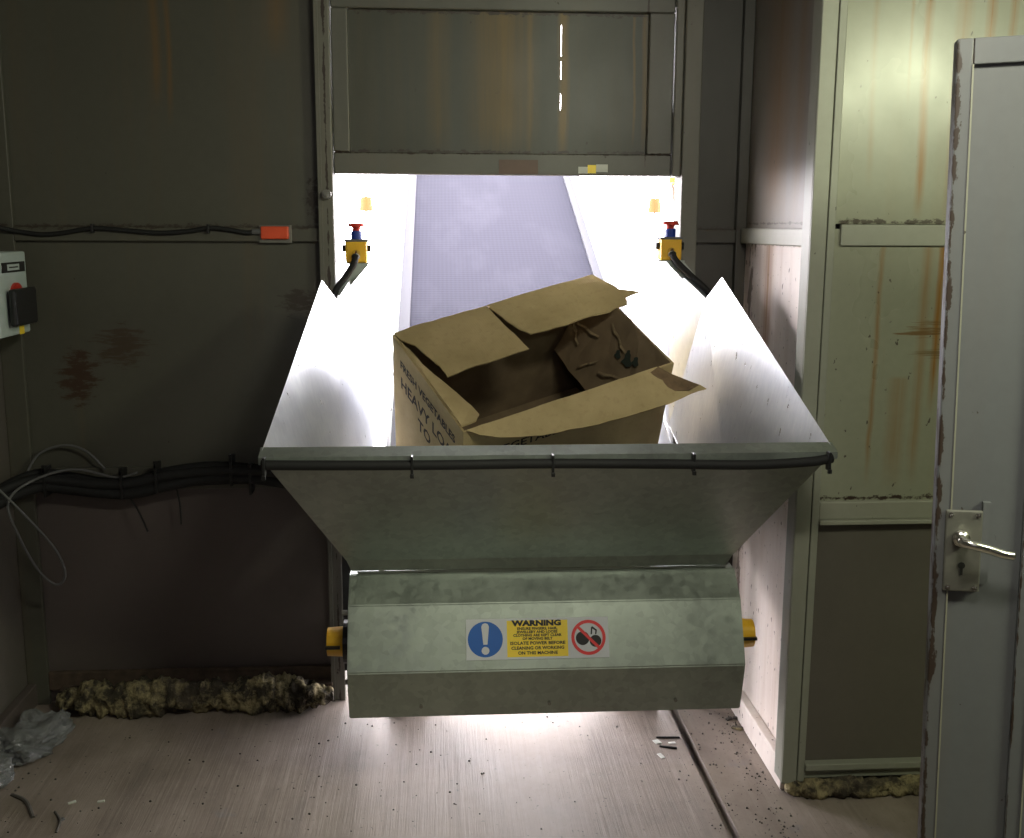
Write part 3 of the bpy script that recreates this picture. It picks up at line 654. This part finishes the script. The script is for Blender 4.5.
bm = B(); box(bm, (XL+.13, 3.31, 1.275), (XL+.1315, 3.345, 1.305)); put('yellow_warning_label', bm, 'signyellow', iso)
sb = thing('socket_box', (XL, 3.05, 1.2), 'white switch box on the left wall at the very edge of the frame', 'switch')
bm = B(); box(bm, (XL, 2.98, 1.24), (XL+.075, 3.17, 1.50), .005); put('enclosure', bm, 'switchgrey', sb)
bm = B(); box(bm, (XL+.075, 3.04, 1.30), (XL+.085, 3.12, 1.42), .003); put('rocker', bm, 'blackplastic', sb)
# upper cable and red connector box
pc = thing('power_cable', (-1.0, 3.47, 1.58), 'thin black cable sagging along the upper wall rail to a red connector', 'cable')
bm = B(); tube(bm, [(-1.40, 3.40, 1.64), (-1.375, 3.44, 1.60), (-1.32, 3.47, 1.582), (-1.24, 3.472, 1.572), (-1.17, 3.47, 1.578), (-1.08, 3.468, 1.592), (-.98, 3.47, 1.585), (-.88, 3.47, 1.578), (-.79, 3.47, 1.584), (-.72, 3.468, 1.594), (-.66, 3.47, 1.588), (-.61, 3.47, 1.580), (-.575, 3.47, 1.583)], .0075, 10); put('cable', bm, 'dark', pc, smooth=True)
for x in (-1.085, -.728):
    bm = B(); box(bm, (x-.004, 3.458, 1.578), (x+.004, 3.48, 1.606), .001); put('cable_clip', bm, 'blackplastic', pc)
rc = thing('red_connector', (-.53, 3.47, 1.575), 'orange-red plug connector on the rail beside the hatch', 'connector')
bm = B(); box(bm, (-.565, 3.462, 1.560), (-.478, 3.484, 1.600), .004); put('connector_body', bm, 'redorange', rc)
bm = B(); box(bm, (-.572, 3.4775, 1.548), (-.470, 3.4805, 1.604), .001); put('mounting_plate', bm, 'steelplate', rc)
bm = B(); cyl(bm, (-.592, 3.47, 1.583), (-.565, 3.47, 1.583), .009, 12); put('gland', bm, 'greywire', rc)
# thick bundle along the lower rail
cbn = thing('cable_bundle', (-.9, 3.44, .76), 'thick bundle of black cables strapped along the lower wall rail', 'cable')
base = [(-1.42, 3.30, .72), (-1.39, 3.38, .755), (-1.30, 3.435, .785), (-1.20, 3.445, .775), (-1.10, 3.445, .760), (-1.0, 3.445, .760), (-.9, 3.445, .785), (-.75, 3.44, .805), (-.6, 3.44, .80), (-.45, 3.44, .78), (-.38, 3.42, .775), (-.27, 3.36, .77)]
for k, (dy, dz, r) in enumerate(((0, 0, .022), (-.014, .016, .018), (-.012, -.014, .018), (.012, .022, .016), (.01, -.020, .015))):
    bm = B(); tube(bm, [(x, y+dy, z+dz+.004*sin(x*13+k*2)) for x, y, z in base], r, 10); put('cable', bm, 'dark', cbn, smooth=True)
for x, z in ((-1.27, .79), (-1.03, .78), (-.92, .80), (-.68, .82), (-.62, .79)):
    bm = B(); box(bm, (x-.004, 3.41, z-.05), (x+.004, 3.475, z+.045), .001); box(bm, (x-.005, 3.41, z+.03), (x+.005, 3.425, z+.055), .001); put('cable_tie', bm, 'blackplastic', cbn)
for a, b in (((-1.02, 3.43, .75), (-.95, 3.40, .625)), ((-.86, 3.43, .76), (-.845, 3.41, .645))):
    bm = B(); tube(bm, [a, (Vector(a)+Vector(b))/2+Vector((.004, 0, .004)), b], .0032, 6); put('tie_tail', bm, 'blackplastic', cbn)
gw = [(-1.40, 3.2, .92), (-1.37, 3.26, .83), (-1.30, 3.30, .72), (-1.22, 3.32, .60), (-1.195, 3.33, .51), (-1.225, 3.33, .475), (-1.275, 3.32, .53), (-1.32, 3.31, .64), (-1.345, 3.31, .75), (-1.30, 3.38, .80), (-1.18, 3.42, .83), (-1.05, 3.43, .80), (-.98, 3.43, .815)]
bm = B(); tube(bm, gw, .0042, 8); tag(put('grey_wire', bm, 'greywire', origin='base', smooth=True), 'loose loop of grey wire hanging in the left corner below the cable bundle', 'wire')
bm = B(); tube(bm, [(-1.34, 3.44, .80), (-1.30, 3.46, .87), (-1.22, 3.465, .90), (-1.15, 3.465, .88), (-1.09, 3.46, .82)], .004, 8); tag(put('grey_wire', bm, 'greywire', origin='base', smooth=True), 'thin grey wire arching just above the cable bundle near the corner', 'wire')

# ------------------------------------------------------------------ crumbling foam, litter, grit
bm = B(); lumpy(bm, [(-1.28, 3.42, .045), (-1.1, 3.40, .05), (-.8, 3.41, .05), (-.55, 3.405, .05), (-.37, 3.41, .045)], .052, .05, 3.3, n=44)
tag(put('foam_sealant', bm, 'foam', origin='base', smooth=True), 'long crumbling yellow-brown foam strip along the foot of the back wall', 'sealant')
bm = B(); lumpy(bm, [(.975, 2.755, .022), (1.1, 2.75, .022), (1.25, 2.752, .022), (1.45, 2.75, .02)], .03, .026, 8.1, n=40, freq=34)
tag(put('foam_sealant', bm, 'foam', origin='base', smooth=True), 'short crumbling yellow foam strip under the corner column and right panel', 'sealant')
bm = B(); bmesh.ops.create_icosphere(bm, subdivisions=4, radius=1)
for v in bm.verts:
    q = v.co.copy(); h = 1+noise.fractal(q*1.7, 1, 2, 4)*.55; v.co = Vector((q.x*.10*h+q.y*.03, q.y*.13*h, max(0, (q.z+.5)*.055*h)))+Vector((-1.275, 3.165, .003))
tag(put('plastic_bag', bm, 'film', origin='base'), 'crumpled clear plastic bag on the floor in the left corner', 'bag')
bm = B(); bmesh.ops.create_icosphere(bm, subdivisions=3, radius=1)
for v in bm.verts:
    q = v.co.copy(); h = 1+noise.fractal(q*2.3+Vector((4, 4, 4)), 1, 2, 4)*.4; v.co = Vector((q.x*.055*h, q.y*.065*h, (q.z+.8)*.035*h))+Vector((-1.30, 2.945, .004))
tag(put('plastic_wrapper', bm, 'film', origin='base'), 'small crumpled clear wrapper at the left wall, nearer than the plastic bag', 'wrapper')

def at(px, py, Z=0.):
    d = fw+rt*((px-512)/F)+up*((419-py)/F); return EYE+d*((Z-EYE.z)/d.z)
def chip(px, py, sx, sy, h, ang, name, m, label, cat, group=None):
    p = at(px, py); bm = B(); box(bm, (-sx/2, -sy/2, 0), (sx/2, sy/2, h), min(h, sx, sy)*.3)
    for v in bm.verts: v.co.z += .2*h*sin(v.co.x*90) if v.co.z > h*.5 else 0
    o = put(name, bm, m); o.location = p; o.rotation_euler = (0, 0, ang); tag(o, label, cat, group); return o
chip(72, 803, .022, .010, .004, .5, 'paper_scrap', 'paper', 'pale scrap at bottom left, left one of the close pair', 'scrap')
chip(101, 802, .020, .010, .004, .1, 'paper_scrap', 'paper', 'pale scrap at bottom left, right one of the close pair', 'scrap')
chip(62, 820, .012, .012, .005, .8, 'pebble', 'greywire', 'pale grey pebble on the floor below the two scraps', 'pebble')
chip(668, 738, .075, .006, .005, -.05, 'cable_offcut', 'dark', 'black strip lying beside the floor joint, farther of the two', 'offcut')
chip(668, 748, .055, .007, .006, -.35, 'cable_offcut', 'dark', 'black strip lying beside the floor joint, nearer of the two', 'offcut')
chip(657, 742, .02, .025, .002, .3, 'paper_scrap', 'paper', 'white scrap against the two black strips on the floor', 'scrap')
chip(672, 743, .022, .012, .002, .1, 'paper_scrap', 'paper', 'small white scrap lying between the two black strips', 'scrap')
chip(661, 756, .014, .03, .002, .3, 'paper_scrap', 'paper', 'white flake just nearer than the two black strips', 'scrap')
chip(737, 729, .035, .018, .008, -.6, 'foam_crumb', 'foam', 'pale yellow oblong crumb by the recess baseboard', 'crumb')
chip(729, 720, .022, .014, .008, .4, 'rubber_crumb', 'stone', 'dark crumb beside the recess baseboard, left one of two', 'crumb')
chip(736, 719, .02, .014, .008, -.3, 'rubber_crumb', 'stone', 'dark crumb beside the recess baseboard, right one of two', 'crumb')
bm = B(); tube(bm, [at(12, 795), at(26, 803)+Vector((0, 0, .004)), at(33, 818)], .006, 7); tag(put('twig', bm, 'stone', origin='base'), 'short curved dark strip on the floor at bottom left', 'twig')
bm = B(); tube(bm, [at(56, 833), at(60, 822)+Vector((0, 0, .003)), at(55, 812)], .004, 7); tag(put('twig', bm, 'stone', origin='base'), 'thin dark bent strip beside the pale pebble at bottom left', 'twig')
bm = B()
for i in range(620):
    if random.random() < .5: x, y = random.uniform(-1.3, .95), random.uniform(2.3, 3.3)
    elif random.random() < .5: x, y = .777+random.gauss(0, .05), random.uniform(2.3, 3.3)
    else: x, y = XR-.04-abs(random.gauss(0, .06)), random.uniform(2.5, 3.3)
    if G0-.004 < x < G1+.004: z = -.04
    else: z = 0
    s = random.choice((.001, .0015, .0015, .002, .002, .003, .004)); cyl(bm, (x, y, z), (x+random.uniform(-s, s)*.4, y, z+s), s, 5, 0, s*.5)
tag(put('grit', bm, 'stone'), 'scattered dark grit and crumbs over the floor', 'grit', kind='stuff')

# ------------------------------------------------------------------ ceiling lamp of the room, added fill lamp, shrub outside
lm = thing('unseen_ceiling_lamp', (.6, 1.1, 2.5), 'added fill lamp, a small white strip under the ceiling in front of the hopper', 'lamp')  # unseen lamp added to brighten the box flap and hopper
bm = B(); box(bm, (.33, 1.06, 2.41), (.87, 1.14, 2.5), .005); put('lamp_body', bm, 'tube', lm)
bm = B(); cyl(bm, (.35, 1.1, 2.392), (.85, 1.1, 2.392), .013, 16); put('lamp_tube', bm, 'glow', lm)
lm = thing('unseen_ceiling_lamp', (1.98, .95, 2.5), 'white strip lamp hanging under the ceiling beyond the open door', 'lamp')
bm = B(); box(bm, (1.66, .90, 2.31), (2.30, 1.0, 2.37), .005); cyl(bm, (1.75, .95, 2.37), (1.75, .95, 2.5), .006, 8); cyl(bm, (2.2, .95, 2.37), (2.2, .95, 2.5), .006, 8); put('lamp_body', bm, 'tube', lm)
bm = B(); cyl(bm, (1.69, .95, 2.285), (2.27, .95, 2.285), .016, 16); put('lamp_tube', bm, 'glow', lm)
sh = thing('shrub', (2.05, 8.2, 0), 'sunlit yellow-green shrub outside, seen past the right post of the hatch', 'shrub')
bm = B()
for i in range(420):
    a, b, r = random.random()*6.28, random.uniform(-1, 1), random.random()**.5*.35
    p = Vector((2.05+r*cos(a)*(1-b*b)**.5, 8.2+r*sin(a)*(1-b*b)**.5, 2.15+b*.3)); s = random.uniform(.03, .06)
    u = Vector((random.gauss(0, 1), random.gauss(0, 1), random.gauss(0, 1))).normalized(); v = u.orthogonal()
    plate(bm, [p, p+(u+v*.6)*s, p+u*2*s, p+(u-v*.6)*s], .001)
put('foliage', bm, 'leaf', sh)
bm = B()
for i in range(6):
    a = i*1.05; tube(bm, [(2.05, 8.2, -.01), (2.05+.1*cos(a), 8.2+.1*sin(a), .6), (2.05+.3*cos(a), 8.2+  .3*sin(a), 2.1)], .012, 6, 4)
put('stems', bm, 'rusty', sh)
